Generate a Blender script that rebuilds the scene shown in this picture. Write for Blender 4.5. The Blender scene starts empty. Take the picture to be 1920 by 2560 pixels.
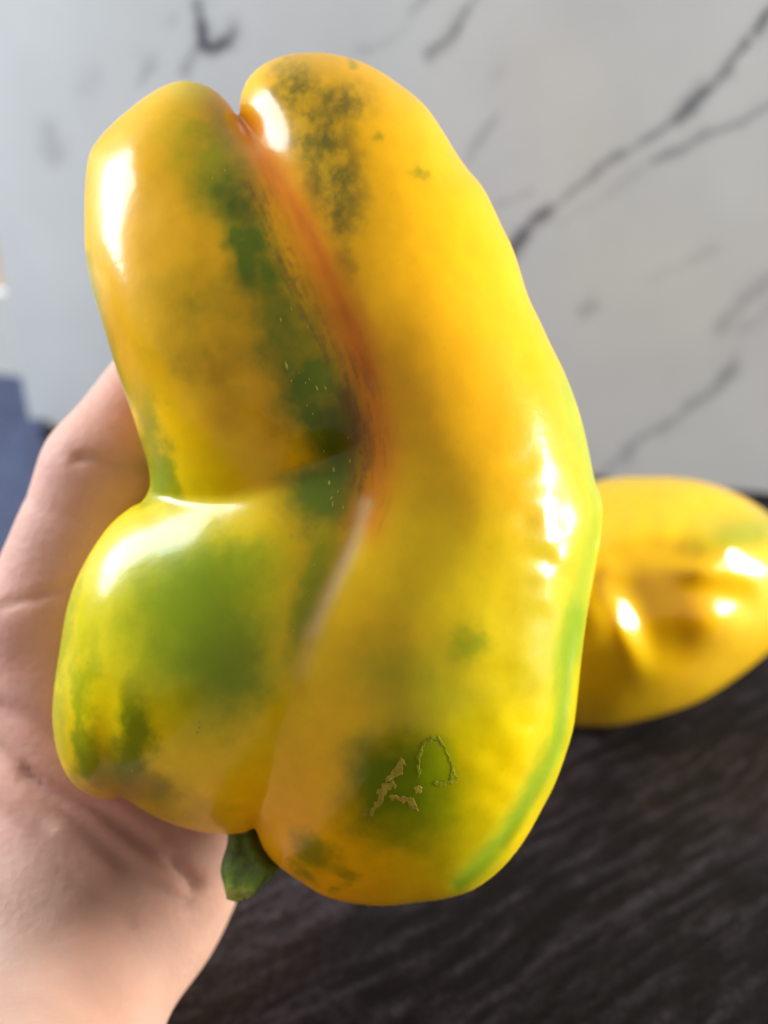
import bpy, math, random
import numpy as np
from mathutils import Matrix, Vector

# ------------------------------------------------------------------ camera
scene = bpy.context.scene
CAM_H, PITCH = 0.19, math.radians(29.0)
FPX, CX, CY = 2460.0, 960.0, 1280.0          # focal length and centre in photograph pixels
D0 = 0.172                                   # distance of the held pepper

cam_data = bpy.data.cameras.new("camera")
cam = bpy.data.objects.new("camera", cam_data)
scene.collection.objects.link(cam)
cam.location = (0, 0, CAM_H)
cam.rotation_euler = (math.radians(90) - PITCH, 0, 0)
cam_data.sensor_fit = 'VERTICAL'
cam_data.sensor_height = 24.0
cam_data.sensor_width = 18.0
cam_data.lens = 24.0 * FPX / 2560.0
cam_data.clip_start = 0.01
cam_data.clip_end = 50
cam_data.dof.use_dof = True
cam_data.dof.focus_distance = 0.153
cam_data.dof.aperture_fstop = 6.0
scene.camera = cam
scene.render.resolution_x, scene.render.resolution_y = 768, 1024

# ------------------------------------------------------------------ world + lamps (indoor, window light)
world = bpy.data.worlds.new("World")
scene.world = world
world.use_nodes = True
bg = world.node_tree.nodes["Background"]
bg.inputs[0].default_value = (0.95, 0.96, 1.0, 1)
bg.inputs[1].default_value = 0.33

def window_light(name, loc, target, sx, sy, power, color):
    l = bpy.data.lights.new(name, 'AREA')
    l.shape = 'RECTANGLE'; l.size = sx; l.size_y = sy
    l.energy = power; l.color = color
    o = bpy.data.objects.new(name, l)
    scene.collection.objects.link(o)
    o.location = loc
    o.rotation_euler = (Vector(target) - Vector(loc)).to_track_quat('-Z', 'Y').to_euler()
    return o

window_light("window_light_left", (-0.60, 0.40, 0.40), (0.0, 0.19, 0.14), 0.32, 0.50, 9.0, (0.80, 0.91, 1.0))
window_light("window_light_right", (0.80, 0.19, 0.19), (0.05, 0.17, 0.09), 0.28, 0.34, 11.5, (1.0, 0.96, 0.88))

vs = scene.view_settings
vs.view_transform = 'Standard'; vs.look = 'None'; vs.exposure = 0.32; vs.gamma = 1.0
scene.cycles.max_bounces = 6
scene.cycles.use_denoising = True

# ------------------------------------------------------------------ maths helpers
CR, SR = math.cos(PITCH), math.sin(PITCH)
def cam_to_world(p):
    """camera-axes points (right, up, toward camera) -> world"""
    p = np.asarray(p, float)
    x, y, z = p[..., 0], p[..., 1], p[..., 2]
    return np.stack([x, y * SR - z * CR, y * CR + z * SR + CAM_H], -1)
def world_to_px(w):
    w = np.asarray(w, float)
    x = w[..., 0]; yy = w[..., 1]; zz = w[..., 2] - CAM_H
    y = yy * SR + zz * CR; z = -yy * CR + zz * SR
    return CX + FPX * x / (-z), CY - FPX * y / (-z)
def ray_table(px, py, h=0.0):
    d = cam_to_world(np.array([(px - CX) / FPX, -(py - CY) / FPX, -1.0])) - np.array([0, 0, CAM_H])
    t = (CAM_H - h) / -d[2]
    return np.array([0, 0, CAM_H]) + d * t
def unproj(px, py, z, D=D0):
    """photograph pixel + distance in front of the plane at D -> camera-axes point"""
    dd = D - np.asarray(z, float)
    return np.stack([(np.asarray(px) - CX) / FPX * dd, -(np.asarray(py) - CY) / FPX * dd, -dd + 0 * np.asarray(px)], -1)

def hash3(i, j, k, seed):
    n = (i * 374761393 + j * 668265263 + k * 2147483647 + seed * 974634777) & 0xFFFFFFFF
    n = ((n ^ (n >> 13)) * 1274126177) & 0xFFFFFFFF
    return ((n ^ (n >> 16)) & 0xFFFF) / 65535.0
def noise3(x, y, z=None, seed=0):
    x = np.asarray(x, float); y = np.asarray(y, float)
    z = np.zeros_like(x) if z is None else np.asarray(z, float)
    xi, yi, zi = np.floor(x).astype(np.int64), np.floor(y).astype(np.int64), np.floor(z).astype(np.int64)
    fx, fy, fz = x - xi, y - yi, z - zi
    fx, fy, fz = [f * f * (3 - 2 * f) for f in (fx, fy, fz)]
    r = 0
    for a in (0, 1):
        for b in (0, 1):
            for c in (0, 1):
                w = (fx if a else 1 - fx) * (fy if b else 1 - fy) * (fz if c else 1 - fz)
                r = r + w * hash3(xi + a, yi + b, zi + c, seed)
    return r
def fbm(x, y, z=None, oct=4, seed=0):
    v, a, t = 0, 0.5, 0
    x = np.asarray(x, float); y = np.asarray(y, float); z = np.zeros_like(x) if z is None else z
    for o in range(oct):
        v = v + a * noise3(x, y, z, seed + o * 17); t += a
        x, y, z, a = x * 2.03 + 11.3, y * 2.03 + 5.7, z * 2.03 + 3.1, a * 0.5
    return v / t
def sstep(a, b, x):
    t = np.clip((x - a) / (b - a), 0, 1)
    return t * t * (3 - 2 * t)

def catmull(pts, n=6, closed=False):
    P = np.asarray(pts, float); m = len(P); out = []
    for i in range(m if closed else m - 1):
        if closed:
            a, b, c, d = P[i - 1], P[i], P[(i + 1) % m], P[(i + 2) % m]
        else:
            a, b, c, d = P[max(i - 1, 0)], P[i], P[i + 1], P[min(i + 2, m - 1)]
        for t in np.arange(n) / n:
            out.append(0.5 * ((2 * b) + (c - a) * t + (2 * a - 5 * b + 4 * c - d) * t * t + (3 * b - a - 3 * c + d) * t ** 3))
    if not closed: out.append(P[-1])
    return np.array(out)
def poly_dist(x, y, poly, vals=None, closed=False):
    """distance to a polyline (and the value interpolated along it)"""
    x = np.asarray(x, np.float32); y = np.asarray(y, np.float32)
    best = np.full(x.shape, 1e9, np.float32); bv = np.zeros(x.shape, np.float32)
    m = len(poly)
    for i in range(m if closed else m - 1):
        a, b = poly[i], poly[(i + 1) % m]
        dx, dy = b[0] - a[0], b[1] - a[1]
        t = np.clip(((x - a[0]) * dx + (y - a[1]) * dy) / (dx * dx + dy * dy + 1e-9), 0, 1)
        d = (x - a[0] - t * dx) ** 2 + (y - a[1] - t * dy) ** 2
        k = d < best
        best = np.where(k, d, best)
        if vals is not None:
            bv = np.where(k, vals[i] + t * (vals[(i + 1) % m] - vals[i]), bv)
    return (np.sqrt(best), bv) if vals is not None else np.sqrt(best)
def inside(x, y, poly):
    c = np.zeros(x.shape, bool); m = len(poly)
    for i in range(m):
        (x1, y1), (x2, y2) = poly[i], poly[(i + 1) % m]
        if y1 == y2: continue
        k = (y1 > y) != (y2 > y)
        c ^= k & (x < (x2 - x1) * (y - y1) / (y2 - y1) + x1)
    return c
def bilinear(F, x0, y0, s, px, py):
    u = np.clip((px - x0) / s, 0, F.shape[0] - 1.001); v = np.clip((py - y0) / s, 0, F.shape[1] - 1.001)
    i = u.astype(int); j = v.astype(int); a = u - i; b = v - j
    return F[i, j] * (1 - a) * (1 - b) + F[i + 1, j] * a * (1 - b) + F[i, j + 1] * (1 - a) * b + F[i + 1, j + 1] * a * b
def blur2(F, n=1):
    for _ in range(n):
        G = F.copy()
        G[1:-1] = 0.25 * F[:-2] + 0.5 * F[1:-1] + 0.25 * F[2:]
        F = G.copy()
        F[:, 1:-1] = 0.25 * G[:, :-2] + 0.5 * G[:, 1:-1] + 0.25 * G[:, 2:]
    return F

def membrane(outline, creases, cfun, box, steps=(32, 16, 8, 4), iters=(200, 160, 120, 120)):
    """an inflated skin: Poisson surface over the outline, held down along the creases"""
    x0, y0, x1, y1 = box; U = None
    fin = steps[-1]
    for s, it in zip(steps, iters):
        nx, ny = int((x1 - x0) / s) + 1, int((y1 - y0) / s) + 1
        X, Y = np.meshgrid(x0 + s * np.arange(nx), y0 + s * np.arange(ny), indexing='ij')
        sd = poly_dist(X, Y, outline, closed=True)
        sd = np.where(inside(X, Y, outline), sd, -sd)
        dom = sd > -2 * fin
        dom[0] = dom[-1] = False; dom[:, 0] = dom[:, -1] = False
        if U is None: V = np.zeros((nx, ny))
        else: V = bilinear(U, x0, y0, ps, X, Y)
        fix = ~dom; V[~dom] = 0
        for pl, vals in creases:
            d, v = poly_dist(X, Y, pl, vals)
            k = (d < 0.6 * s) & dom
            V[k] = v[k] ** 2; fix |= k
        rhs = cfun(X, Y) * s * s
        I, J = np.meshgrid(np.arange(nx), np.arange(ny), indexing='ij')
        red = ((I + J) % 2 == 0)
        free = [(~fix & red)[1:-1, 1:-1], (~fix & ~red)[1:-1, 1:-1]]
        w = 1.85
        for _ in range(it):
            for fr in free:
                R = 0.25 * (V[2:, 1:-1] + V[:-2, 1:-1] + V[1:-1, 2:] + V[1:-1, :-2] + rhs[1:-1, 1:-1]) - V[1:-1, 1:-1]
                V[1:-1, 1:-1] += w * fr * R
        U, ps = V, s
    return U, sd, X, Y

def surface_nets(F, x, y, z):
    """closed quad mesh of F = 0 (F > 0 inside)"""
    ins = F > 0
    nx, ny, nz = F.shape
    cnt = np.zeros((nx - 1, ny - 1, nz - 1), np.int8)
    for a in (0, 1):
        for b in (0, 1):
            for c in (0, 1):
                cnt += ins[a:nx - 1 + a, b:ny - 1 + b, c:nz - 1 + c]
    act = (cnt > 0) & (cnt < 8)
    idx = np.full(act.shape, -1, np.int32)
    I, J, K = np.nonzero(act); n = len(I)
    idx[I, J, K] = np.arange(n)
    P = np.zeros((n, 3)); W = np.zeros(n)
    for ax in range(3):
        for p in (0, 1):
            for q in (0, 1):
                o = [p, q]; o.insert(ax, 0); e = list(o); e[ax] = 1
                f0 = F[I + o[0], J + o[1], K + o[2]]; f1 = F[I + e[0], J + e[1], K + e[2]]
                k = (f0 > 0) != (f1 > 0)
                t = np.where(k, f0 / np.where(k, f0 - f1, 1), 0)
                pt = np.array(o, float)[None, :].repeat(n, 0); pt[:, ax] += t
                P[k] += pt[k]; W[k] += 1
    P = P / W[:, None] + np.stack([I, J, K], -1)
    V = np.stack([np.interp(P[:, 0], np.arange(nx), x), np.interp(P[:, 1], np.arange(ny), y), np.interp(P[:, 2], np.arange(nz), z)], -1)
    faces = []
    for ax in range(3):
        A = np.moveaxis(ins, ax, 0)
        ch = A[:-1] != A[1:]
        up = A[:-1] & ~A[1:]
        a, b, c = np.nonzero(ch[:, 1:-1, 1:-1]); b += 1; c += 1
        D = np.moveaxis(idx, ax, 0)
        q = np.stack([D[a, b - 1, c - 1], D[a, b, c - 1], D[a, b, c], D[a, b - 1, c]], -1)
        flip = up[a, b, c] if ax != 1 else ~up[a, b, c]
        q = np.where(flip[:, None], q, q[:, ::-1])
        faces.append(q)
    return V, np.concatenate(faces)

def relax(V, Q, n=4, lam=0.5):
    E = np.concatenate([Q[:, [0, 1]], Q[:, [1, 2]], Q[:, [2, 3]], Q[:, [3, 0]]])
    deg = np.bincount(E.ravel(), minlength=len(V)).astype(float)
    for i in range(n):
        l = lam if i % 2 == 0 else -lam * 1.03
        S = np.zeros_like(V)
        for k in range(3):
            S[:, k] = np.bincount(E[:, 0], V[E[:, 1], k], len(V)) + np.bincount(E[:, 1], V[E[:, 0], k], len(V))
        V = V + l * (S / deg[:, None] - V)
    return V
def vnormals(V, Q):
    fn = np.cross(V[Q[:, 2]] - V[Q[:, 0]], V[Q[:, 3]] - V[Q[:, 1]])
    N = np.zeros_like(V)
    for k in range(3):
        for c in range(4):
            N[:, k] += np.bincount(Q[:, c], fn[:, k], len(V))
    return N / (np.linalg.norm(N, axis=1, keepdims=True) + 1e-20)

def make_obj(name, V, faces, mat, parent=None, smooth=True, color=None, origin=(0, 0, 0)):
    V = np.asarray(V, float) - np.asarray(origin)
    me = bpy.data.meshes.new(name)
    if isinstance(faces, np.ndarray):
        nf, k = faces.shape
        me.vertices.add(len(V)); me.vertices.foreach_set("co", V.astype(np.float32).ravel())
        me.loops.add(nf * k); me.loops.foreach_set("vertex_index", faces.astype(np.int32).ravel())
        me.polygons.add(nf); me.polygons.foreach_set("loop_start", np.arange(0, nf * k, k, dtype=np.int32))
        me.update(calc_edges=True); me.validate()
    else:
        me.from_pydata([tuple(v) for v in V], [], faces); me.update()
    me.polygons.foreach_set("use_smooth", np.full(len(me.polygons), smooth))
    if color is not None:
        a = me.attributes.new("tint", 'FLOAT_COLOR', 'POINT')
        c = np.ones((len(V), 4), np.float32); c[:, :3] = color
        a.data.foreach_set("color", c.ravel())
    me.materials.append(mat)
    o = bpy.data.objects.new(name, me)
    scene.collection.objects.link(o)
    if parent is None: o.location = origin
    else: o.parent = parent
    return o
def tag(o, label=None, cat=None, kind=None, group=None):
    if label: o["label"] = label
    if cat: o["category"] = cat
    if kind: o["kind"] = kind
    if group: o["group"] = group
def empty(name, loc):
    o = bpy.data.objects.new(name, None); scene.collection.objects.link(o); o.location = loc
    o.empty_display_size = 0.01
    return o

# ------------------------------------------------------------------ materials
def new_mat(name):
    m = bpy.data.materials.new(name); m.use_nodes = True
    nt = m.node_tree
    return m, nt, nt.nodes["Principled BSDF"]
def tinted(name, rough, sss=0.0, radius=(1, .5, .2), scale=0.004, coat=0.0, coat_r=0.1, var=0.12, nscale=220, bump=0.15, bdist=0.0006, spec=0.5, bscale=None):
    m, nt, b = new_mat(name)
    at = nt.nodes.new("ShaderNodeAttribute"); at.attribute_name = "tint"
    tc = nt.nodes.new("ShaderNodeTexCoord")
    nz = nt.nodes.new("ShaderNodeTexNoise"); nz.inputs["Scale"].default_value = nscale; nz.inputs["Detail"].default_value = 5
    nt.links.new(tc.outputs["Object"], nz.inputs["Vector"])
    mr = nt.nodes.new("ShaderNodeMapRange"); mr.inputs[1].default_value = 0.3; mr.inputs[2].default_value = 0.7
    mr.inputs[3].default_value = 1 - var; mr.inputs[4].default_value = 1 + var
    nt.links.new(nz.outputs["Fac"], mr.inputs[0])
    mx = nt.nodes.new("ShaderNodeVectorMath"); mx.operation = 'SCALE'
    nt.links.new(at.outputs["Color"], mx.inputs[0]); nt.links.new(mr.outputs[0], mx.inputs["Scale"])
    nt.links.new(mx.outputs[0], b.inputs["Base Color"])
    b.inputs["Roughness"].default_value = rough
    b.inputs["Specular IOR Level"].default_value = spec
    b.inputs["Subsurface Weight"].default_value = sss
    b.inputs["Subsurface Radius"].default_value = radius
    b.inputs["Subsurface Scale"].default_value = scale
    b.inputs["Coat Weight"].default_value = coat
    b.inputs["Coat Roughness"].default_value = coat_r
    n2 = nt.nodes.new("ShaderNodeTexNoise"); n2.inputs["Scale"].default_value = bscale or nscale * 3; n2.inputs["Detail"].default_value = 6
    nt.links.new(tc.outputs["Object"], n2.inputs["Vector"])
    bp = nt.nodes.new("ShaderNodeBump"); bp.inputs["Strength"].default_value = bump; bp.inputs["Distance"].default_value = bdist
    nt.links.new(n2.outputs["Fac"], bp.inputs["Height"])
    nt.links.new(bp.outputs["Normal"], b.inputs["Normal"])
    if coat > 0: nt.links.new(bp.outputs["Normal"], b.inputs["Coat Normal"])
    return m

M_skin_pepper = tinted("pepper_skin", 0.32, sss=0.5, radius=(1.0, 0.6, 0.03), scale=0.007, coat=0.4, coat_r=0.15, spec=0.10, var=0.05, nscale=260, bump=0.07, bdist=0.0005, bscale=700)
M_skin_pepper2 = tinted("pepper_skin_glossy", 0.20, spec=0.4, sss=0.3, radius=(1.0, 0.55, 0.05), scale=0.006, coat=0.5, coat_r=0.12, var=0.05, nscale=200, bump=0.04, bdist=0.0004)
M_stem = tinted("pepper_stem", 0.55, sss=0.1, radius=(0.4, 1, 0.2), scale=0.002, var=0.35, nscale=500, bump=0.5, bdist=0.0006)
M_cork = tinted("corky_scar", 0.8, var=0.25, nscale=900, bump=0.5, bdist=0.0003, spec=0.05)
M_skin = tinted("hand_skin", 0.62, sss=0.45, radius=(1.0, 0.35, 0.2), scale=0.004, var=0.07, nscale=90, bump=0.35, bdist=0.0006, spec=0.25, bscale=650)
M_nail = tinted("nail", 0.3, sss=0.3, radius=(1, .5, .4), scale=0.002, var=0.05, bump=0.0)
M_marble = tinted("marble", 0.22, var=0.04, nscale=30, bump=0.0, spec=0.4)
M_table = tinted("table_surface", 0.48, var=0.5, nscale=500, bump=0.4, bdist=0.0008, spec=0.14)
M_cloth = tinted("blue_cloth", 0.85, var=0.2, nscale=900, bump=0.4, bdist=0.0004, spec=0.2)
M_wall = tinted("painted_wall", 0.8, var=0.04, nscale=40, bump=0.1)

# ------------------------------------------------------------------ table
def table():
    th = math.radians(33)
    xs = np.linspace(-0.42, 0.42, 840); ys = np.linspace(-0.02, 0.62, 640)
    X, Y = np.meshgrid(xs, ys, indexing='ij')
    wx = X + 0.010 * (fbm(X * 18, Y * 18, seed=71) - 0.5); wy = Y + 0.010 * (fbm(X * 18 + 9, Y * 18, seed=72) - 0.5)
    u = wx * math.cos(th) + wy * math.sin(th); v = -wx * math.sin(th) + wy * math.cos(th)
    def ridged(a, b, sd): return (1 - np.abs(2 * noise3(u * a, v * b, seed=sd) - 1)) ** 5
    rid = np.maximum.reduce([ridged(7, 150, 5), 0.8 * ridged(10, 230, 15), 0.55 * ridged(18, 420, 25)])
    fine = fbm(u * 110, v * 500, oct=3, seed=6)
    big = fbm(u * 6, v * 24, oct=3, seed=8)
    k = rid * (0.25 + 0.75 * sstep(0.30, 0.70, fine)) * (0.25 + 0.75 * sstep(0.34, 0.70, big))
    Z = -0.0018 + 0.0013 * k + 0.0005 * (fine - 0.5)
    Z = np.minimum(Z, -0.0002)
    c0 = np.array([0.0045, 0.0033, 0.0034]); c1 = np.array([0.12, 0.10, 0.12])
    br = np.array([0.024, 0.013, 0.007])
    t = (0.06 * sstep(0.35, 0.75, fine) + 0.65 * k)[..., None]
    bw = (0.6 * sstep(0.5, 0.7, fbm(u * 9, v * 20, seed=12)))[..., None]
    C = (c0 * (1 - bw) + br * bw) * (1 - t) + c1 * t
    nx, ny = X.shape
    V = np.stack([X, Y, Z], -1).reshape(-1, 3)
    I = (np.arange(nx - 1)[:, None] * ny + np.arange(ny - 1)[None, :]).ravel()
    Q = np.stack([I, I + ny, I + ny + 1, I + 1], -1)
    # plain outer rim and underside so that it is a slab
    n0 = len(V)
    ex = np.array([[-0.9, -0.5], [0.9, -0.5], [0.9, 0.98], [-0.9, 0.98]])
    ring_in = np.array([[-0.42, -0.02], [0.42, -0.02], [0.42, 0.62], [-0.42, 0.62]])
    add = [[a, b, -0.0016] for a, b in ring_in] + [[a, b, -0.0016] for a, b in ex] + [[a, b, -0.03] for a, b in ex]
    V = np.concatenate([V, np.array(add)])
    C = np.concatenate([C.reshape(-1, 3), np.tile(c0 * 1.4, (len(add), 1))])
    q2 = []
    for i in range(4):
        j = (i + 1) % 4
        q2.append([n0 + 4 + i, n0 + 4 + j, n0 + j, n0 + i])
        q2.append([n0 + 8 + i, n0 + 8 + j, n0 + 4 + j, n0 + 4 + i])
    q2.append([n0 + 11, n0 + 10, n0 + 9, n0 + 8])
    o = make_obj("table_top", V, np.concatenate([Q, np.array(q2)]), M_table, color=C)
    tag(o, kind="structure", label="dark grained table top under the peppers")
table()

# ------------------------------------------------------------------ marble panel standing on the table
VEINS = [  # (points, half width, strength)
    ([(1275, 630), (1340, 548), (1375, 515)], 20, 0.85), ([(1370, 520), (1420, 480), (1560, 390), (1700, 300), (1745, 250)], 13, 0.55),
    ([(1700, 300), (1770, 222), (1830, 150), (1860, 110)], 18, 0.75), ([(1890, 75), (1925, 20), (1990, -40)], 20, 1.0),
    ([(1640, 408), (1760, 345), (1860, 300), (1960, 245)], 17, 0.5), ([(1400, 560), (1480, 510), (1640, 408)], 16, 0.15),
    ([(1075, 138), (1125, 85), (1185, 0), (1230, -60)], 15, 0.6), ([(1030, 40), (1060, 8), (1080, -20)], 16, 0.45), ([(880, 130), (960, 105), (1020, 70)], 12, 0.18),
    ([(1170, 395), (1240, 280)], 12, 0.3), ([(1500, 1180), (1560, 1130), (1660, 1065), (1760, 995), (1840, 900)], 20, 0.42),
    ([(1800, 830), (1870, 745), (1940, 680)], 24, 0.3), ([(1850, 830), (1940, 770)], 18, 0.2), ([(1630, 695), (1790, 625)], 14, 0.14),
    ([(1450, 772), (1482, 765)], 20, 0.3), ([(1255, 510), (1330, 475)], 14, 0.25),
    ([(492, 20), (500, 62), (497, 100), (520, 118), (552, 98), (580, 70)], 20, 0.95), ([(480, 110), (455, 175)], 17, 0.4), ([(365, 170), (358, 215)], 20, 0.4),
    ([(120, 330), (150, 395)], 26, 0.22), ([(240, 190), (200, 230)], 30, 0.10), ([(1250, 170), (1230, 190)], 22, 0.12), ([(430, 50), (415, 70)], 18, 0.15)]
def marble():
    A = ray_table(78, 1068); B = ray_table(1920, 1232)
    d = (B - A); L = np.linalg.norm(d); d = d / L
    n = np.array([d[1], -d[0], 0])               # toward the camera
    if n[1] > 0: n = -n
    W, Hh, T = L + 0.09, 0.52, 0.012
    nu, nv = 420, 420
    uu = np.linspace(0, W, nu); vv = np.linspace(0, Hh, nv)
    U, Vv = np.meshgrid(uu, vv, indexing='ij')
    P = A + U[..., None] * d + Vv[..., None] * np.array([0, 0, 1.0])
    px, py = world_to_px(P)
    px = px + 22 * (fbm(U * 60, Vv * 60, seed=31) - 0.5) * 2; py = py + 22 * (fbm(U * 60, Vv * 60, seed=32) - 0.5) * 2
    k = np.zeros(px.shape)
    rag = fbm(U * 160, Vv * 160, seed=40)
    for pts, w, s in VEINS:
        dist = poly_dist(px, py, pts)
        k = np.maximum(k, s * np.exp(-(dist / (w * (0.15 + 1.5 * rag ** 1.3))) ** 1.6) * (0.6 + 0.7 * rag))
    cloud = fbm(U * 9, Vv * 9, seed=33)
    base = np.array([0.71, 0.71, 0.705]) * (0.90 + 0.2 * cloud)[..., None]
    dark = np.array([0.035, 0.037, 0.06])
    C = base * (1 - k[..., None]) + dark * k[..., None]
    V = P.reshape(-1, 3)
    I = (np.arange(nu - 1)[:, None] * nv + np.arange(nv - 1)[None, :]).ravel()
    Q = np.stack([I, I + nv, I + nv + 1, I + 1], -1)
    n0 = len(V)
    bk = [A - n * T, A + d * W - n * T, A + d * W - n * T + np.array([0, 0, Hh]), A - n * T + np.array([0, 0, Hh])]
    fr = [0, (nu - 1) * nv, (nu - 1) * nv + nv - 1, nv - 1]
    V = np.concatenate([V, np.array(bk)])
    C = np.concatenate([C.reshape(-1, 3), np.tile([0.62, 0.66, 0.70], (4, 1))])
    q2 = [[n0 + 1, n0, n0 + 3, n0 + 2]]
    for i in range(4):
        j = (i + 1) % 4
        q2.append([fr[j], fr[i], n0 + i, n0 + j])
    o = make_obj("marble_panel", V - A, np.concatenate([Q, np.array(q2)]), M_marble, color=C)
    o.location = A
    tag(o, "white marble panel with dark grey veins standing at the back of the table", "marble panel")
marble()

# the room beyond the panel's left edge: a wall with a white skirting
def box_mesh(lo, hi):
    x0, y0, z0 = lo; x1, y1, z1 = hi
    V = [(x0, y0, z0), (x1, y0, z0), (x1, y1, z0), (x0, y1, z0), (x0, y0, z1), (x1, y0, z1), (x1, y1, z1), (x0, y1, z1)]
    F = np.array([[0, 3, 2, 1], [4, 5, 6, 7], [0, 1, 5, 4], [1, 2, 6, 5], [2, 3, 7, 6], [3, 0, 4, 7]])
    return np.array(V, float), F
pw = ray_table(20, 940)
V, F = box_mesh((-0.9, pw[1], -0.03), (0.0, pw[1] + 0.1, 0.7))
wall = make_obj("wall", V, F, M_wall, smooth=False, color=np.tile([0.62, 0.46, 0.34], (8, 1)))
tag(wall, kind="structure", label="warm beige wall behind the marble panel")
V, F = box_mesh((-0.9, pw[1] - 0.012, 0.0), (0.0, pw[1] - 0.002, 0.048))
sk = make_obj("skirting", V, F, M_wall, parent=wall, smooth=False, color=np.tile([0.78, 0.77, 0.74], (8, 1)))

# folded blue cloth lying on the table by the panel's left corner
def cloth():
    nu, nv = 150, 150
    a = ray_table(300, 1120); b = ray_table(-330, 1010); c = ray_table(-420, 1720); d = ray_table(170, 1800)
    U, Vv = np.meshgrid(np.linspace(0, 1, nu), np.linspace(0, 1, nv), indexing='ij')
    P = (a * ((1 - U) * (1 - Vv))[..., None] + b * (U * (1 - Vv))[..., None] + c * (U * Vv)[..., None] + d * ((1 - U) * Vv)[..., None])
    x, y = P[..., 0], P[..., 1]
    px, py = world_to_px(P)
    q = x * 0.96 + y * 0.30 + 0.02 * (fbm(x * 14, y * 14, seed=140) - 0.5)
    e = np.minimum.reduce([U, 1 - U, Vv, 1 - Vv])
    h = 0.0015 + (0.0022 + 0.0045 * (0.5 + 0.5 * np.sin(q * 150)) * fbm(x * 20, y * 20, seed=141)) * sstep(0, 0.10, e)
    P = P.copy(); P[..., 2] = h
    P[..., 1] += 0.085 * (1 - Vv) ** 2 * (1 - sstep(30, 75, px))
    P[..., 0] += 0.004 * (fbm(y * 25, x * 3, seed=142) - 0.5); P[..., 1] += 0.004 * (fbm(x * 25, y * 3, seed=143) - 0.5) - 0.004
    n = nu * nv
    top = P.reshape(-1, 3); bot = top.copy(); bot[:, 2] = np.maximum(top[:, 2] - 0.0013, 0.0001)
    I = (np.arange(nu - 1)[:, None] * nv + np.arange(nv - 1)[None, :]).ravel()
    Q = np.stack([I, I + nv, I + nv + 1, I + 1], -1)
    rim = np.concatenate([np.arange(nu) * nv, (nu - 1) * nv + np.arange(1, nv), np.arange(nu - 2, -1, -1) * nv + nv - 1, np.arange(nv - 2, 0, -1)])
    R = np.stack([rim, np.roll(rim, -1), np.roll(rim, -1) + n, rim + n], -1)
    col = np.array([0.055, 0.066, 0.115]) * (0.75 + 0.5 * fbm(x * 60, y * 60, seed=144))[..., None]
    col = np.concatenate([col.reshape(-1, 3)] * 2)
    o = make_obj("cloth", np.concatenate([top, bot]), np.concatenate([Q, Q[:, ::-1] + n, R]), M_cloth, color=col)
    tag(o, "dark blue cloth lying on the table left of the hand", "cloth")
cloth()

# ------------------------------------------------------------------ pepper builder
def blob(x, y, cx, cy, rx, ry, ang=0, soft=0.5):
    soft = min(soft + 0.15, 0.97)
    a = math.radians(ang); c, s = math.cos(a), math.sin(a)
    u = ((x - cx) * c + (y - cy) * s) / rx; v = (-(x - cx) * s + (y - cy) * c) / ry
    return 1 - sstep(1 - soft, 1 + soft, np.sqrt(u * u + v * v))
def stroke(x, y, pts, w):
    return np.exp(-(poly_dist(x, y, catmull(pts, 4)) / w) ** 2)

def inflate(outline, creases, cf, cb, box, zmax, grooves=(), bumps=None, back_grooves=(), D=D0, zstep=5, soft=()):
    s = 4
    U, sd, X, Y = membrane(outline, creases, cf, box)
    Ub, _, _, _ = membrane(outline, [], cb, box, steps=(32, 16, 8, 4), iters=(200, 120, 60, 30))
    edge = np.clip(sd, -s * 3, None) / (np.clip(sd, -s * 3, None) + 6 * s)
    U = blur2(U, 4)
    for pts, w, n in soft:
        k = np.exp(-(poly_dist(X, Y, pts) / w) ** 2)
        U = U * (1 - k) + blur2(U, n) * k
    for pts, w, dep in grooves:
        U = U * (1 - dep_field(X, Y, pts, w, dep))
    if bumps is not None: U = U * bumps(X, Y)
    for pts, w, dep in back_grooves:
        Ub = Ub * (1 - dep_field(X, Y, pts, w, dep))
    Hf = np.where(sd > 0, U * edge, np.minimum(sd, 0) * 400.0)
    Hb = np.where(sd > 0, Ub * edge, np.minimum(sd, 0) * 400.0)
    x0, y0, x1, y1 = box
    xs = X[:, 0]; ys = Y[0]
    zs = np.arange(-zmax, zmax + 1, zstep).astype(float) + 0.5
    F = np.empty((len(xs), len(ys), len(zs)), np.float32)
    for k, z in enumerate(zs):
        F[:, :, k] = (Hf if z > 0 else Hb) - z * z
    V, Q = surface_nets(F, xs, ys, zs)
    Q = np.ascontiguousarray(Q[:, ::-1])         # image y runs down
    V = relax(V, Q, 10, 0.55)
    px, py, zp = V[:, 0].copy(), V[:, 1].copy(), V[:, 2].copy()
    m = D / FPX                                  # metres per pixel at the plane
    zf = np.maximum(zp, 0) * m
    cl = unproj(px, py, zf, D)                   # front: pixel + depth back to space; rear: straight back
    cl[:, 2] += np.minimum(zp, 0) * m
    return cl, Q, px, py, zp, Hf
def dep_field(X, Y, pts, w, dep):
    pl = np.array([(p[0], p[1]) for p in pts], float); vals = np.array([p[2] for p in pts], float)
    d, v = poly_dist(X, Y, pl, vals)
    return dep * v * np.exp(-(d / w) ** 2)

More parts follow.
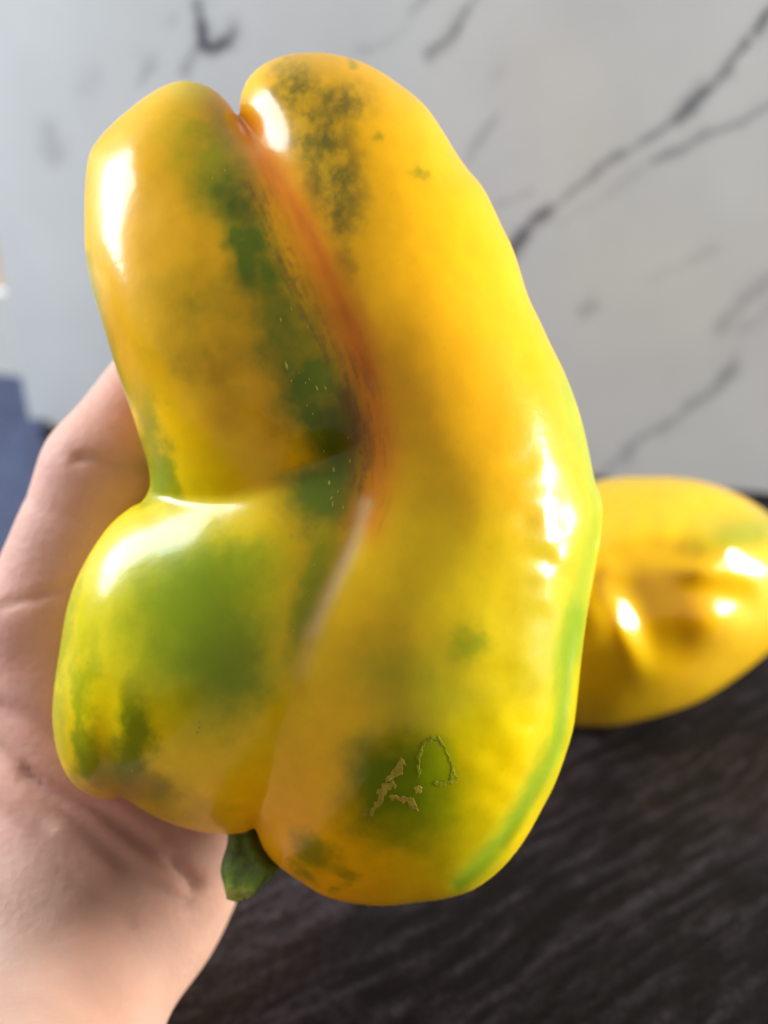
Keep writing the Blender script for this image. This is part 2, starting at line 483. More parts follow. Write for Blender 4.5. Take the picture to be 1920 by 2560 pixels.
# ---- the held pepper
OUT = [(597, 285), (602, 238), (625, 190), (665, 157), (718, 136), (787, 130), (856, 139), (926, 164), (995, 208), (1059, 260), (1105, 324), (1140, 382), (1170, 424),
       (1204, 464), (1229, 510), (1256, 568), (1279, 614), (1297, 666), (1320, 740), (1348, 799), (1377, 862), (1412, 932), (1441, 1007), (1461, 1076), (1476, 1146),
       (1488, 1204), (1503, 1245), (1507, 1285), (1502, 1343), (1488, 1424), (1471, 1516), (1458, 1609), (1449, 1690), (1436, 1806), (1418, 1875), (1389, 1956), (1354, 2025),
       (1308, 2106), (1250, 2176), (1181, 2226), (1111, 2248), (1042, 2257), (961, 2266), (880, 2259), (810, 2240), (752, 2205), (694, 2164), (660, 2124), (641, 2078),
       (632, 2072), (608, 2083), (556, 2087), (498, 2080), (428, 2060), (370, 2033), (318, 2002), (302, 1995), (272, 2000), (231, 1993), (191, 1968), (162, 1931), (141, 1875), (131, 1806),
       (133, 1736), (144, 1655), (155, 1586), (168, 1516), (191, 1447), (231, 1372), (278, 1308), (328, 1268), (352, 1256), (368, 1233), (375, 1204), (368, 1157),
       (347, 1088), (324, 1019), (295, 937), (272, 862), (249, 787), (226, 706), (214, 637), (211, 556), (213, 463), (220, 399), (237, 359), (278, 312), (324, 272), (370, 237),
       (417, 211), (463, 200), (509, 211), (544, 231), (573, 260), (588, 282)]
OUT = catmull(OUT, 3, closed=True)
CREASE = [(592, 284, 5), (628, 332, 55), (665, 392, 160), (705, 500, 258), (765, 640, 306), (828, 780, 322), (885, 920, 302), (918, 1050, 268), (926, 1160, 268), (905, 1280, 292),
          (862, 1400, 305), (812, 1500, 318), (775, 1600, 320), (740, 1720, 310), (705, 1850, 280), (675, 1960, 215), (650, 2030, 130), (637, 2070, 10)]
RIB = [(690, 400, 190), (760, 490, 278), (835, 630, 328), (900, 770, 346)]
FOLD = [(366, 1238, 5), (400, 1243, 90), (470, 1252, 160), (560, 1250, 212), (650, 1228, 248), (720, 1195, 246), (790, 1165, 240), (860, 1140, 242), (921, 1120, 258)]
def cr(t):
    p = catmull(t, 5); return p[:, :2], p[:, 2]
def c_front(X, Y):
    base = np.full(X.shape, 1.55)
    base = base + 2.6 * np.exp(-(poly_dist(X, Y, [(285, 420), (270, 560), (290, 700), (330, 850)]) / 75) ** 2)
    base = base + 2.4 * np.exp(-(poly_dist(X, Y, [(1432, 1240), (1415, 1430), (1375, 1620), (1335, 1800), (1260, 1950)]) / 48) ** 2)
    return base + 1.2 * np.exp(-(poly_dist(X, Y, [(650, 240), (700, 200)]) / 60) ** 2)
def bumps(X, Y):
    b = 1 + 0.10 * (fbm(X / 210, Y / 210, seed=3, oct=2) - 0.5) + 0.009 * (fbm(X / 60, Y / 60, seed=4, oct=3) - 0.5)
    edge = np.exp(-(poly_dist(X, Y, [(1395, 1250), (1400, 1450), (1370, 1650), (1350, 1800), (1290, 1950)]) / 95) ** 2)
    return b + edge * 0.12 * (noise3(X / 62, Y / 50, seed=9) - 0.5)
GRO = [([(1470, 1380, 0.2), (1452, 1480, 0.7), (1428, 1600, 1), (1412, 1740, 1), (1392, 1870, 1), (1330, 1995, 1), (1250, 2115, 0.9), (1150, 2215, 0.4)], 24, 0.42),
       ([(304, 1992, 1), (285, 1950, 0.9), (272, 1880, 0.6), (262, 1780, 0.3), (255, 1680, 0.0)], 36, 0.30),
       ([(640, 900, 0), (560, 960, 0.6), (600, 1030, 1), (680, 1100, 0.6), (720, 1140, 0)], 34, 0.05),
       ([(500, 1000, 0.2), (600, 1080, 1), (690, 1150, 0.2)], 26, 0.05),
       ([(213, 560, 0.2), (250, 520, 0.8), (300, 400, 0.5), (330, 320, 0)], 40, 0.08)]
BGRO = [([(600, 250, 0.9), (700, 700, 0.8), (760, 1300, 0.7), (660, 2070, 0.9)], 60, 0.22), ([(360, 1240, 0.6), (560, 1240, 0.5), (800, 1200, 0.0)], 60, 0.3)]
cl, Q, px, py, zp, HF = inflate(OUT, [cr(CREASE), cr(FOLD), cr(RIB)], c_front, lambda X, Y: np.full(X.shape, 2.4), (96, 96, 1544, 2304), 700, GRO, bumps, BGRO,
    soft=[([(f[0], f[1]) for f in FOLD[1:]], 30, 12), ([(f[0], f[1]) for f in RIB] + [(960, 950), (975, 1100)], 80, 100), ([(f[0], f[1]) for f in CREASE[4:-2]], 22, 10)])

def lin(r, g, b):
    f = lambda c: (c / 255 / 12.92) if c <= 10 else ((c / 255 + 0.055) / 1.055) ** 2.4
    return np.array([f(r), f(g), f(b)])
AMBER = np.array([0.88, 0.45, 0.0005]); LEMON = np.array([0.88, 0.60, 0.0005]); LIME = np.array([0.56, 0.55, 0.001])
GREEN = np.array([0.22, 0.30, 0.002]); DARK = np.array([0.070, 0.095, 0.002]); ORANGE = np.array([0.78, 0.22, 0.012])
BROWN = np.array([0.15, 0.06, 0.022]); PALE = np.array([0.85, 0.58, 0.25])

def paint_main(px, py, zp):
    z = zp / 60.0
    wx = px + 46 * (fbm(px / 75, py / 75, z, seed=51) - 0.5) * 2; wy = py + 46 * (fbm(px / 75, py / 75, z, seed=52) - 0.5) * 2
    sx = px + 14 * (fbm(px / 28, py / 28, seed=53) - 0.5) * 2; sy = py + 14 * (fbm(px / 28, py / 28, seed=54) - 0.5) * 2
    mott = fbm(px / 34, py / 40, z, oct=5, seed=55)
    fine = fbm(px / 11, py / 13, z, oct=3, seed=56)
    wx = wx + 22 * (fine - 0.5); wy = wy + 22 * (fbm(px / 12, py / 12, z, oct=3, seed=57) - 0.5)
    C = np.tile(AMBER, (len(px), 1))
    def lay(w, col):
        nonlocal C
        w = np.clip(w, 0, 1)[:, None]; C = C * (1 - w) + col * w
    # broad hue drift
    lay(0.75 * sstep(1150, 1500, wy) * sstep(900, 1200, wx), LEMON)
    lay(0.12 * blob(wx, wy, 1260, 620, 200, 500, -25, 0.8), LEMON)
    lay(0.9 * blob(wx, wy, 420, 1660, 330, 440, 0, 0.25), LEMON)
    lay(0.45 * blob(wx, wy, 1180, 1750, 300, 420, 15, 0.8), LIME)
    lay(0.75 * blob(wx, wy, 420, 1530, 290, 300, 0, 0.6), LIME)
    lay(0.15 * blob(wx, wy, 1000, 1320, 230, 190, 0, 0.9), LIME)
    lay(0.35 * blob(wx, wy, 480, 1130, 200, 110, 25, 0.6), LEMON)
    # lower left lobe
    lay(0.92 * blob(wx, wy, 490, 1560, 150, 210, -12, 0.55), GREEN)
    lay(0.85 * blob(wx, wy, 575, 1690, 85, 110, 10, 0.6), GREEN)
    lay(0.75 * blob(wx, wy, 560, 1420, 140, 60, -15, 0.8), GREEN)
    lay(0.9 * blob(wx, wy, 330, 1880, 42, 150, 5, 0.5), (GREEN + DARK) / 2)
    lay(0.7 * blob(wx, wy, 210, 1780, 24, 170, 4, 0.7), GREEN)
    lay(0.8 * blob(wx, wy, 235, 1920, 50, 90, -25, 0.6), (GREEN + DARK) / 2)
    lay(0.6 * blob(wx, wy, 152, 1650, 22, 260, 5, 0.7), GREEN)
    lay(0.5 * blob(wx, wy, 400, 2000, 140, 50, 22, 0.8), DARK)
    lay(0.5 * blob(sx, sy, 390, 1970, 50, 30, 0, 0.8), DARK)
    lay(0.5 * blob(wx, wy, 280, 1990, 70, 40, 0, 0.8), ORANGE * 0.6 + PALE * 0.3)
    # upper left lobe
    lay(0.55 * blob(wx, wy, 470, 215, 80, 40, 0, 0.8), LIME)
    lay(0.75 * blob(wx, wy, 540, 385, 120, 90, 25, 0.7) * (0.35 + 1.1 * mott), GREEN)
    lay(0.8 * blob(sx, sy, 555, 480, 75, 75, 0, 0.6) * (0.4 + mott), (GREEN + DARK) / 2)
    lay(1.0 * blob(sx, sy, 630, 630, 62, 120, -18, 0.45) * (0.55 + 0.9 * mott), (GREEN * .35 + DARK * .65))
    lay(0.75 * blob(sx, sy, 610, 490, 70, 60, 30, 0.5) * (0.3 + 1.3 * mott), DARK)
    lay(0.6 * blob(sx, sy, 690, 735, 60, 100, -25, 0.6) * (0.4 + mott), (GREEN + DARK) / 2)
    lay(0.65 * blob(wx, wy, 715, 820, 100, 100, 35, 0.6) * (0.35 + 1.1 * mott), (GREEN + DARK) / 2)
    lay(1.0 * blob(wx, wy, 800, 985, 100, 165, -28, 0.5) * (0.6 + 0.7 * mott), (GREEN * .4 + DARK * .6))
    lay(0.85 * blob(sx, sy, 850, 1110, 60, 95, -12, 0.45), DARK)
    lay(0.4 * blob(wx, wy, 500, 740, 130, 70, 0, 0.8) * mott * 1.6, (GREEN + DARK) / 2)
    lay(0.6 * blob(wx, wy, 480, 905, 120, 80, 25, 0.8) * mott * 1.2, GREEN * .6 + ORANGE * .2)
    lay(0.7 * blob(wx, wy, 385, 1110, 34, 130, -14, 0.6), (GREEN + DARK) / 2)
    lay(0.8 * blob(wx, wy, 365, 1190, 60, 60, 0, 0.6), GREEN * 0.9)
    lay(0.7 * stroke(px, py, [(214, 640), (230, 720), (270, 860), (320, 1010)], 16), GREEN)
    lay(0.3 * blob(wx, wy, 270, 860, 60, 120, -15, 0.8), ORANGE * 0.7)
    # hollow at the crease, green with specks
    lay(0.95 * blob(wx, wy, 820, 1230, 105, 80, -20, 0.5), np.array([0.11, 0.19, 0.008]))
    lay(0.75 * blob(sx, sy, 790, 1430, 38, 120, 18, 0.6), GREEN)
    lay(0.7 * blob(sx, sy, 755, 1560, 26, 70, 18, 0.7), GREEN)
    # right lobe, mottled shoulder
    top = np.maximum.reduce([blob(sx, sy, 735, 220, 60, 62, 0, 0.6), 0.9 * blob(sx, sy, 850, 255, 75, 45, 0, 0.6), blob(sx, sy, 790, 330, 80, 80, 0, 0.6),
                             blob(sx, sy, 830, 450, 70, 110, -10, 0.6), 0.9 * blob(sx, sy, 855, 550, 45, 45, 0, 0.6), 0.5 * blob(sx, sy, 860, 640, 25, 60, 0, 0.6)])
    lay(0.95 * top * sstep(0.26, 0.68, mott * .75 + fine * .25), np.array([0.095, 0.085, 0.004]))
    lay(0.35 * top, BROWN + GREEN * 0.5)
    for (a, b, r) in ((945, 340, 12), (1040, 425, 14), (1068, 438, 12), (1050, 432, 9), (885, 160, 10)):
        lay(0.55 * blob(sx, sy, a, b, r, r, 0, 0.8), GREEN * 0.8)
    # rib: orange band, red line, purple-brown streaks, pale ridge
    t_al = py
    cp = catmull(CREASE, 3)[:, :2]
    streak = fbm(poly_dist(px, py, cp) * np.sign(px - np.interp(py, cp[:, 1], cp[:, 0])) / 9.0, py / 60.0, seed=61, oct=5)
    lay(0.85 * stroke(px, py, [(630, 330), (665, 400), (720, 500), (790, 640), (855, 790), (910, 930), (945, 1070), (945, 1180), (915, 1300)], 54), np.array([0.86, 0.26, 0.004]))
    lay(0.85 * stroke(sx * .4 + px * .6, py, [(655, 400), (735, 510), (800, 640), (870, 800), (920, 930)], 18) * (0.35 + 0.65 * streak), np.array([0.68, 0.15, 0.006]))
    lay(0.45 * stroke(px, py, [(620, 300), (650, 370), (690, 430)], 30), ORANGE)
    lay(0.42 * stroke(px, py, [(640, 480), (700, 640), (770, 800), (850, 930), (895, 1040), (905, 1150), (895, 1230)], 42) * sstep(0.42, 0.66, streak * .6 + fine * .4), BROWN * 0.8)
    lay(0.24 * stroke(px, py, [(890, 900), (925, 980), (955, 1070), (950, 1200), (930, 1300)], 32) * sstep(0.45, 0.7, streak), BROWN * 1.3)
    lay(0.5 * stroke(px, py, [(865, 985), (885, 1040), (898, 1090)], 22), BROWN * 0.5)
    lay(0.85 * stroke(px, py, [(912, 1260), (885, 1350), (850, 1430), (815, 1500), (780, 1580)], 20) * (0.5 + 0.6 * streak), PALE)
    lay(0.45 * stroke(px, py, [(780, 1580), (755, 1670)], 24), PALE * np.array([1, 1, .5]))
    # right lobe, lower patches
    lay(0.97 * blob(wx, wy, 985, 1960, 125, 135, 10, 0.5), (GREEN * .3 + DARK * .7) + np.array([.01, .03, 0]))
    lay(0.6 * blob(wx, wy, 1100, 2040, 100, 130, -20, 0.8), GREEN)
    lay(0.65 * blob(sx, sy, 1093, 1905, 40, 58, 0, 0.5), GREEN * 1.2)
    lay(0.8 * blob(wx, wy, 780, 2140, 58, 48, 15, 0.6), (GREEN + DARK) / 2)
    lay(0.6 * blob(wx, wy, 858, 2188, 26, 22, 0, 0.7), GREEN * 0.7)
    lay(0.7 * blob(wx, wy, 1178, 1612, 34, 40, 0, 0.8), GREEN)
    lay(0.45 * blob(wx, wy, 1010, 1690, 120, 80, 0, 0.8), GREEN)
    lay(0.3 * blob(wx, wy, 1130, 1780, 110, 80, 0, 0.8), GREEN)
    # right ridge, green seam
    lay(0.85 * stroke(wx * .3 + px * .7, py, [(1412, 960), (1425, 1010), (1455, 1100), (1480, 1190), (1490, 1290), (1470, 1420), (1445, 1530), (1425, 1620)], 46), np.array([0.34, 0.46, 0.03]))
    lay(0.95 * stroke(wx * .3 + px * .7, py, [(1440, 1540), (1418, 1640), (1405, 1760), (1385, 1870), (1325, 1990), (1245, 2110), (1150, 2210)], 31), np.array([0.25, 0.38, 0.012]))
    lay(0.35 * stroke(px, py, [(1380, 1300), (1360, 1500), (1340, 1700)], 60), GREEN + .05)
    lay(0.15 * sstep(0.70, 0.80, fine) * sstep(0.5, 0.7, mott), GREEN)
    return np.clip(C * (0.965 + 0.07 * mott)[:, None], 0, 1)

base = cam_to_world(unproj(630, 2080, 0.0))
pepper = empty("bell_pepper", base)
tag(pepper, "large lobed yellow and green bell pepper held up in the hand, stem down", "bell pepper")
Wp = cam_to_world(cl)
body = make_obj("body", Wp - base, Q, M_skin_pepper, parent=pepper, color=paint_main(px, py, zp))

def front_point(x, y, lift):
    z = np.sqrt(np.maximum(bilinear(HF, 96, 96, 4, x, y), 0)) * D0 / FPX + lift
    return cam_to_world(unproj(x, y, z))

# corky scars, thin raised crusts on the skin
def scar(name, pts, wfun, seed, thresh=0.5, col=(0.36, 0.29, 0.035)):
    P = np.array(pts, float)
    x0, y0 = P.min(0) - 26; x1, y1 = P.max(0) + 26
    st = 1.0
    X, Y = np.meshgrid(np.arange(x0, x1, st), np.arange(y0, y1, st), indexing='ij')
    wx = X + 9 * (fbm(X / 9, Y / 9, seed=seed) - .5) * 2; wy = Y + 9 * (fbm(X / 9, Y / 9, seed=seed + 3) - .5) * 2
    d, w = poly_dist(wx, wy, P, np.array(wfun, float))
    m = 1.0 - d / np.maximum(w, 0.1) + 0.8 * (fbm(X / 7, Y / 7, seed=seed + 5) - 0.5)
    keep = m > -0.45
    cell = keep[:-1, :-1] & keep[1:, :-1] & keep[:-1, 1:] & keep[1:, 1:]
    W = front_point(X, Y, np.clip(0.00030 * m, -0.00014, 0.00007))
    ny = X.shape[1]
    I, J = np.nonzero(cell)
    if len(I) == 0: return
    q = np.stack([I * ny + J, I * ny + J + 1, (I + 1) * ny + J + 1, (I + 1) * ny + J], -1)
    used, inv = np.unique(q, return_inverse=True)
    o = make_obj(name, W.reshape(-1, 3)[used] - base, inv.reshape(-1, 4), M_cork, parent=pepper, color=np.tile(col, (len(used), 1)))
    return o
scar("scar", [(1003, 1905), (995, 1925), (985, 1935), (970, 1948)], [10, 13, 10, 6], 101)
scar("scar", [(982, 1963), (965, 1970), (953, 1982), (952, 1998), (945, 2010), (935, 2022), (928, 2038)], [9, 11, 11, 9, 5, 6, 5], 102)
scar("scar", [(980, 1992), (1000, 1996), (1022, 2000), (1034, 2015), (1040, 2026)], [6, 7, 8, 9, 4], 103)
scar("scar", [(1042, 1970), (1045, 1978)], [8, 9], 104)
scar("scar", [(915, 2030), (912, 2034)], [5, 5], 105)
scar("ring_scar", [(1050, 1935), (1045, 1900), (1055, 1868), (1075, 1850), (1095, 1848), (1108, 1868), (1122, 1895), (1133, 1925), (1137, 1940), (1120, 1955), (1100, 1960), (1080, 1957)],
     [4, 5, 5, 7, 6, 2.5, 2.5, 3, 8, 7, 6, 3], 106, col=(0.26, 0.29, 0.012))

# pale flecks along the rib and on the lower left lobe
def flecks():
    rnd = random.Random(4)
    spots = [(716, 915, 5, 16, -15), (792, 970, 3, 9, -15), (813, 970, 3, 6, -20), (728, 952, 3, 4, 0), (773, 948, 2, 5, -20), (728, 772, 3, 6, -10), (702, 800, 3, 7, -15), (769, 818, 2, 4, 0),
             (834, 1174, 4, 8, 0), (823, 1207, 4, 8, 5), (829, 1245, 3, 6, 20), (832, 1258, 3, 6, 0), (832, 1264, 3, 3, 0), (858, 1268, 3, 6, 0), (845, 1228, 2, 5, 20), (810, 1128, 2, 4, 0), (875, 1153, 3, 6, 0),
             (768, 1014, 2, 4, 0), (782, 1035, 2, 4, 0), (497, 1806, 4, 5, 0), (498, 1819, 4, 4, 0), (493, 1832, 4, 4, 0), (531, 444, 2, 5, -20), (568, 378, 2, 8, -15), (562, 425, 2, 6, -25), (331, 1926, 3, 4, 0),
             (787, 1450, 2, 8, 20), (733, 1577, 3, 6, 25), (761, 1525, 2, 6, 10), (220, 1657, 2, 5, 0)]
    for i in range(8):
        t = rnd.random(); spots.append((790 - 30 * t + rnd.gauss(0, 14), 1340 + 180 * t, 1.3 + rnd.random(), 3 + 3 * rnd.random(), 20))
    for i in range(3):
        t = rnd.random(); spots.append((690 + 170 * t + rnd.gauss(0, 25), 740 + 380 * t, 1.2 + rnd.random(), 2 + 3 * rnd.random(), -20))
    V, F = [], []
    for x, y, a, b, ang in spots:
        n = 8; k = len(V); th = math.radians(ang)
        c, s = math.cos(th), math.sin(th)
        xs = [x]; ys = [y]; li = [0.00012]
        for i in range(n):
            u, v = a * math.cos(2 * math.pi * i / n) * rnd.uniform(.8, 1.2), b * math.sin(2 * math.pi * i / n) * rnd.uniform(.8, 1.2)
            xs.append(x + u * c - v * s); ys.append(y + u * s + v * c); li.append(-0.00003)
        W = front_point(np.array(xs), np.array(ys), np.array(li))
        V.extend((W - base).tolist())
        for i in range(n): F.append((k, k + 1 + (i + 1) % n, k + 1 + i))
    o = make_obj("surface_flecks", np.array(V), F, M_cork, parent=pepper, color=np.tile([0.46, 0.40, 0.05], (len(V), 1)))
    o["kind"] = "stuff"
flecks()

# stem
def stem():
    ctr = [(604, 2030, -0.006, 40, 0.8), (606, 2080, -0.005, 36, 0.8), (610, 2110, -0.004, 42, 0.8), (618, 2145, -0.003, 62, 0.75), (622, 2175, -0.002, 72, 0.7), (618, 2200, -0.001, 60, 0.7), (612, 2220, 0.0, 46, 0.7)]
    P = catmull(ctr, 5); n = 40; V = []; C = []
    for i, (x, y, z, r, fl) in enumerate(P):
        for k in range(n):
            a = 2 * math.pi * k / n
            rr = r * (1 + 0.09 * math.cos(5 * a + 0.6) + 0.03 * math.cos(9 * a + i * 0.15))
            t = i / (len(P) - 1)
            slant = (18 * math.cos(a) * -1 + 14 * math.sin(a * 2)) * t ** 3
            V.append(cam_to_world(unproj(x + rr * math.cos(a), y + slant, z + rr * fl * math.sin(a) * D0 / FPX)))
            g = 0.5 + 0.5 * math.cos(5 * a + 0.6)
            C.append(np.array([0.060, 0.100, 0.006]) * (0.8 + 0.3 * g) * (1 + 0.9 * t ** 2) + np.array([0.05, 0.12, 0.008]) * t ** 3)
    m = len(P); Qs = []
    for i in range(m - 1):
        for k in range(n):
            Qs.append((i * n + k, (i + 1) * n + k, (i + 1) * n + (k + 1) % n, i * n + (k + 1) % n))
    Qs.append(tuple(reversed(range(n))))
    st = make_obj("stem", np.array(V) - base, Qs, M_stem, parent=pepper, color=np.array(C))
    # cut end: a ragged pale face
    ring = np.array(V[-n:]); c = ring.mean(0)
    rnd = np.random.RandomState(3)
    V2, Q2 = [], []
    for j, f in enumerate((1.0, 0.7, 0.4, 0.12)):
        down = cam_to_world(unproj(612, 2220 + 22 * (1 - f * f) + 0.0, 0.0)) - cam_to_world(unproj(612, 2220, 0.0))
        for k in range(n):
            V2.append(c + (ring[k] - c) * f * (1.012 if j == 0 else 1) + down * (1 + 0.35 * rnd.rand() * (j > 0)))
    for j in range(3):
        for k in range(n):
            Q2.append((j * n + k, (j + 1) * n + k, (j + 1) * n + (k + 1) % n, j * n + (k + 1) % n))
    Q2.append(tuple(3 * n + k for k in range(n)))
    make_obj("cut_end", np.array(V2) - base, Q2, M_stem, parent=st, color=np.tile([0.26, 0.36, 0.06], (len(V2), 1)))
stem()

# ------------------------------------------------------------------ pepper lying on the table behind
OUT2 = catmull([(1290, 1490), (1330, 1330), (1410, 1235), (1500, 1200), (1600, 1190), (1720, 1196), (1820, 1224), (1900, 1268), (1975, 1335), (2020, 1430), (2000, 1530), (1940, 1612),
                (1855, 1685), (1740, 1757), (1600, 1802), (1490, 1818), (1400, 1800), (1325, 1700)], 5, closed=True)
CR2 = [cr([(1400, 1540, 350), (1480, 1450, 350), (1560, 1425, 335), (1660, 1435, 330), (1760, 1440, 325), (1860, 1420, 285), (1960, 1400, 195)])]
LUMPS = [(1575, 1325, 60, 60, 0, .22), (1670, 1322, 50, 56, 0, .26), (1752, 1330, 46, 54, 0, .22), (1830, 1345, 46, 50, 0, .18), (1900, 1345, 46, 50, 0, .14), (1550, 1585, 46, 105, -28, .40),
         (1800, 1575, 85, 66, 0, .24), (1760, 1430, 90, 30, 8, .10), (1490, 1420, 60, 60, 0, .10), (1920, 1480, 60, 60, 0, .12), (1680, 1700, 110, 50, 0, .10)]
def bumps2(X, Y):
    b = 1 + 0.30 * (noise3(X / 120, Y / 105, seed=21) - 0.5) + 0.25 * (fbm(X / 170, Y / 170, seed=22, oct=2) - 0.5)
    for x, y, rx, ry, ang, a in LUMPS:
        t = math.radians(ang); u = ((X - x) * math.cos(t) + (Y - y) * math.sin(t)) / rx; v = ((Y - y) * math.cos(t) - (X - x) * math.sin(t)) / ry
        b = b + a * np.exp(-(u * u + v * v))
    return b
cl2, Q2, px2, py2, zp2, HF2 = inflate(OUT2, CR2, lambda X, Y: np.full(X.shape, 1.9), lambda X, Y: np.full(X.shape, 1.4), (1248, 1148, 2064, 1860), 480, [], bumps2, [], D=1.0, zstep=6, soft=[([(1400, 1540), (1480, 1450), (1560, 1425), (1660, 1435), (1760, 1440), (1860, 1420), (1960, 1400)], 60, 50)])
rel = cam_to_world(cl2) - np.array([0, 0, CAM_H])
D2 = CAM_H / -rel[:, 2].min() * 1.002
W2 = rel * D2 + np.array([0, 0, CAM_H])
def paint2(x, y):
    m = fbm(x / 60, y / 60, oct=4, seed=91)
    C = np.tile(np.array([0.88, 0.52, 0.001]), (len(x), 1))
    w = (0.9 * blob(x + 30 * (m - .5), y, 1865, 1330, 120, 46, -8, 0.7))[:, None]
    C = C * (1 - w) + GREEN * w
    w = (0.5 * blob(x, y, 1640, 1250, 260, 70, 5, 0.8))[:, None]
    C = C * (1 - w) + LEMON * w
    w = (0.5 * blob(x, y, 1720, 1560, 70, 110, 0, 0.8))[:, None]
    C = C * (1 - w) + np.array([0.80, 0.33, 0.004]) * w
    return C
o2 = W2[np.argmin(W2[:, 2])].copy(); o2[2] = 0
lying = make_obj("bell_pepper", W2, Q2, M_skin_pepper2, color=paint2(px2, py2), origin=o2)
tag(lying, "glossy yellow bell pepper lying on the dark table beside the panel", "bell pepper")
print("D2", D2, "pepper2 bbox", W2.min(0), W2.max(0))

# ------------------------------------------------------------------ the hand (left hand, palm to the camera, fingers behind the pepper)
def rc(a, b, ra, rb, P):
    """distance to a tapered capsule"""
    ab = b - a; t = np.clip(((P - a) @ ab) / (ab @ ab), 0, 1)
    return np.linalg.norm(P - a - t[..., None] * ab, axis=-1) - (ra + t * (rb - ra))
def smin(a, b, k):
    h = np.clip(0.5 + 0.5 * (b - a) / k, 0, 1)
    return b * (1 - h) + a * h - k * h * (1 - h)
def J(x, y, z): return unproj(float(x), float(y), float(z))
HAND = {
    'thumb': [(J(205, 1960, -.027), .0180), (J(128, 1560, -.026), .0132), (J(266, 1185, -.024), .0113), (J(420, 930, -.0305), .0088)],
    'index': [(J(330, 1830, -.036), .0122), (J(370, 1600, -.041), .0110), (J(560, 1180, -.0425), .0096), (J(760, 930, -.0435), .0086), (J(860, 800, -.0415), .0072)],
    'middle': [(J(470, 1850, -.040), .0122), (J(540, 1620, -.046), .0110), (J(760, 1200, -.0475), .0098), (J(950, 960, -.046), .0086), (J(1040, 830, -.0395), .0072)],
    'ring': [(J(560, 1900, -.039), .0118), (J(690, 1680, -.0465), .0106), (J(900, 1310, -.0505), .0094), (J(1070, 1100, -.045), .0082), (J(1140, 990, -.0385), .0068)],
    'little': [(J(600, 1970, -.035), .0106), (J(800, 1790, -.043), .0094), (J(980, 1520, -.047), .0082), (J(1100, 1370, -.0445), .0072), (J(1150, 1280, -.041), .0060)],
}
PALM = [  # capsules forming the palm, its heel and the forearm
    (J(205, 1960, -.027), J(170, 2250, -.020), .0178, .0182),      # ball of the thumb
    (J(170, 2250, -.020), J(55, 2620, .002), .0182, .0165),
    (J(455, 2050, -.030), J(368, 2290, -.024), .0116, .0116),      # outer edge of the palm
    (J(368, 2290, -.024), J(142, 2680, .002), .0116, .0118),
    (J(330, 1830, -.038), J(300, 2200, -.026), .0126, .0145),
    (J(470, 1850, -.042), J(350, 2200, -.028), .0126, .0145),
    (J(580, 1930, -.040), J(440, 2120, -.031), .0112, .0120),
    (J(80, 2680, .002), J(-200, 3500, .070), .0175, .0250),        # forearm
]
allp = np.array([p for ch in HAND.values() for p, r in ch] + [p for a, b, _, _ in PALM for p in (a, b)])
lo, hi = allp.min(0) - 0.03, allp.max(0) + 0.03
hv = 0.00125
gx, gy, gz = [np.arange(l, h, hv) for l, h in zip(lo, hi)]
G = np.stack(np.meshgrid(gx, gy, gz, indexing='ij'), -1).astype(np.float32)
palm = None
for a, b, ra, rb in PALM:
    d = rc(a, b, ra, rb, G)
    palm = d if palm is None else smin(palm, d, 0.010)
fing = None
for nme, ch in HAND.items():
    f = None
    for (a, ra), (b, rb) in zip(ch[:-1], ch[1:]):
        d = rc(a, b, ra, rb, G)
        f = d if f is None else smin(f, d, 0.003)
    palm = smin(palm, f, 0.006) if nme == 'thumb' else palm
    fing = f if fing is None else (np.minimum(fing, f) if nme != 'thumb' else fing)
S = smin(palm, fing, 0.004)
Vh, Qh = surface_nets(-S, gx, gy, gz)
Vh = relax(Vh, Qh, 8, 0.5)
Nh = vnormals(Vh, Qh)
if np.mean(np.sum(Nh * (Vh - Vh.mean(0)), 1)) < 0: Nh = -Nh; Qh = np.ascontiguousarray(Qh[:, ::-1])
hx = CX + FPX * Vh[:, 0] / -Vh[:, 2]; hy = CY - FPX * Vh[:, 1] / -Vh[:, 2]
front = np.clip(Nh[:, 2] * 1.6, 0, 1)
LINES = [([(-40, 1850), (60, 1945), (165, 2038), (219, 2081), (263, 2125), (317, 2165), (353, 2194), (411, 2233), (470, 2253)], 15, 0.0012),
         ([(60, 1935), (114, 1969), (172, 1995), (245, 2027), (302, 2063), (353, 2100), (389, 2125), (425, 2150), (454, 2178), (487, 2208)], 13, 0.0015),
         ([(435, 2095), (440, 2125), (458, 2170), (487, 2208)], 14, 0.0010),
         ([(-20, 2010), (60, 2080), (147, 2161), (201, 2212), (252, 2251), (320, 2300)], 15, 0.0006), ([(0, 2260), (90, 2340), (200, 2440)], 18, 0.0004),
         ([(195, 1142), (240, 1152), (300, 1166), (370, 1176), (420, 1178)], 14, 0.0011), ([(250, 1195), (330, 1205), (400, 1205)], 10, 0.0004),
         ([(5, 1515), (60, 1502), (120, 1487), (200, 1458)], 9, 0.0007), ([(60, 1240), (120, 1280), (200, 1300)], 12, 0.0003), ([(0, 1770), (70, 1800), (140, 1850)], 16, 0.0006)]
wob = 7 * (fbm(hx / 40, hy / 40, seed=77) - .5) * 2
dsp = np.zeros(len(Vh))
for pts, w, dep in LINES:
    dsp -= 1.0 * dep * np.exp(-((poly_dist(hx + wob, hy + wob, catmull(pts, 3))) / (1.35 * w)) ** 2)
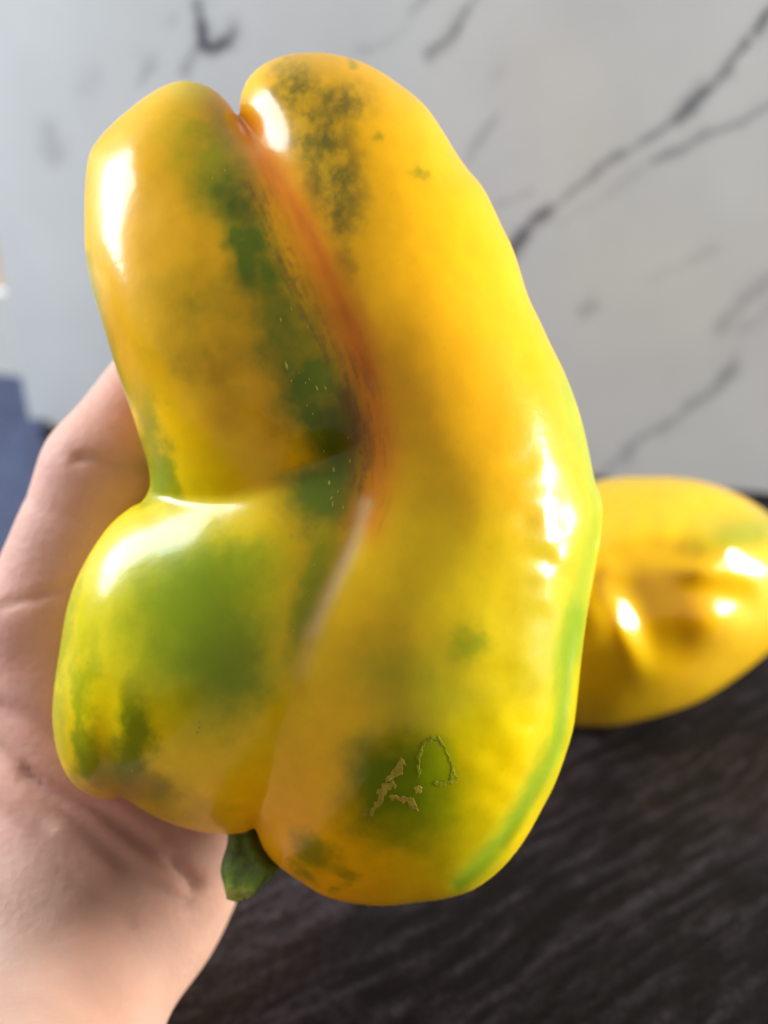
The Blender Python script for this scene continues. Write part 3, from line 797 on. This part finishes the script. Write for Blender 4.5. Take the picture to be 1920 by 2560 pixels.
# soft pads between the folds
dsp += 0.0012 * np.exp(-(poly_dist(hx, hy, [(150, 2080), (260, 2160), (380, 2235)][:2]) / 30) ** 2)
dsp += 0.0005 * (fbm(hx / 90, hy / 90, Vh[:, 2] * 50, seed=78, oct=2) - 0.5)
Vh = Vh + Nh * (dsp * np.where(dsp < 0, front, 1))[:, None]
ruddy = np.clip(fbm(Vh[:, 0] * 70, Vh[:, 1] * 70, Vh[:, 2] * 70, seed=79, oct=3) * 1.6 - 0.45, 0, 1)
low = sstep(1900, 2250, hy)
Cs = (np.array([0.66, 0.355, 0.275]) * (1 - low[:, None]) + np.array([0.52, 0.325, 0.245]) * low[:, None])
Cs = Cs * (1 - 0.22 * ruddy[:, None]) + np.array([0.60, 0.23, 0.17]) * 0.22 * ruddy[:, None]
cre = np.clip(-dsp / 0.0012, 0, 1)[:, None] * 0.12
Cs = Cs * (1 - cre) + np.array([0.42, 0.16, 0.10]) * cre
ho = cam_to_world(J(150, 2600, -.016))
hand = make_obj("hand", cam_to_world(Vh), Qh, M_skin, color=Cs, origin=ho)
tag(hand, "open bare hand holding the large pepper, thumb along its left side", "hand")
# nails, on the far side of thumb and fingers
def nail(tip, prev, r, out):
    ax = tip - prev; ax /= np.linalg.norm(ax)
    out = out - ax * (out @ ax); out /= np.linalg.norm(out)
    side = np.cross(ax, out); V = []; F = []
    n, m = 7, 9
    for i in range(n):
        for k in range(m):
            a = (k / (m - 1) - 0.5) * 2.0; t = (i / (n - 1) - 0.35) * r * 1.7
            e = math.sqrt(max(0, 1 - max(0, (i / (n - 1)) * 2 - 1) ** 2 * 0.55))
            rr = r * 1.035
            V.append(tip + ax * t * (1 if t < 0 else 0.75) + (out * math.cos(a * e) + side * math.sin(a * e)) * rr * (1 - 0.12 * max(0, t / r)))
    for i in range(n - 1):
        for k in range(m - 1):
            F.append((i * m + k, i * m + k + 1, (i + 1) * m + k + 1, (i + 1) * m + k))
    make_obj("nail", cam_to_world(np.array(V)) - ho, F, M_nail, parent=hand, color=np.tile([0.68, 0.40, 0.34], (len(V), 1)))
for nme, ch in HAND.items():
    out = np.array([-0.75, 0.1, -0.65]) if nme == 'thumb' else np.array([0, 0.1, -1.0])
    nail(ch[-1][0], ch[-2][0], ch[-1][1], out)
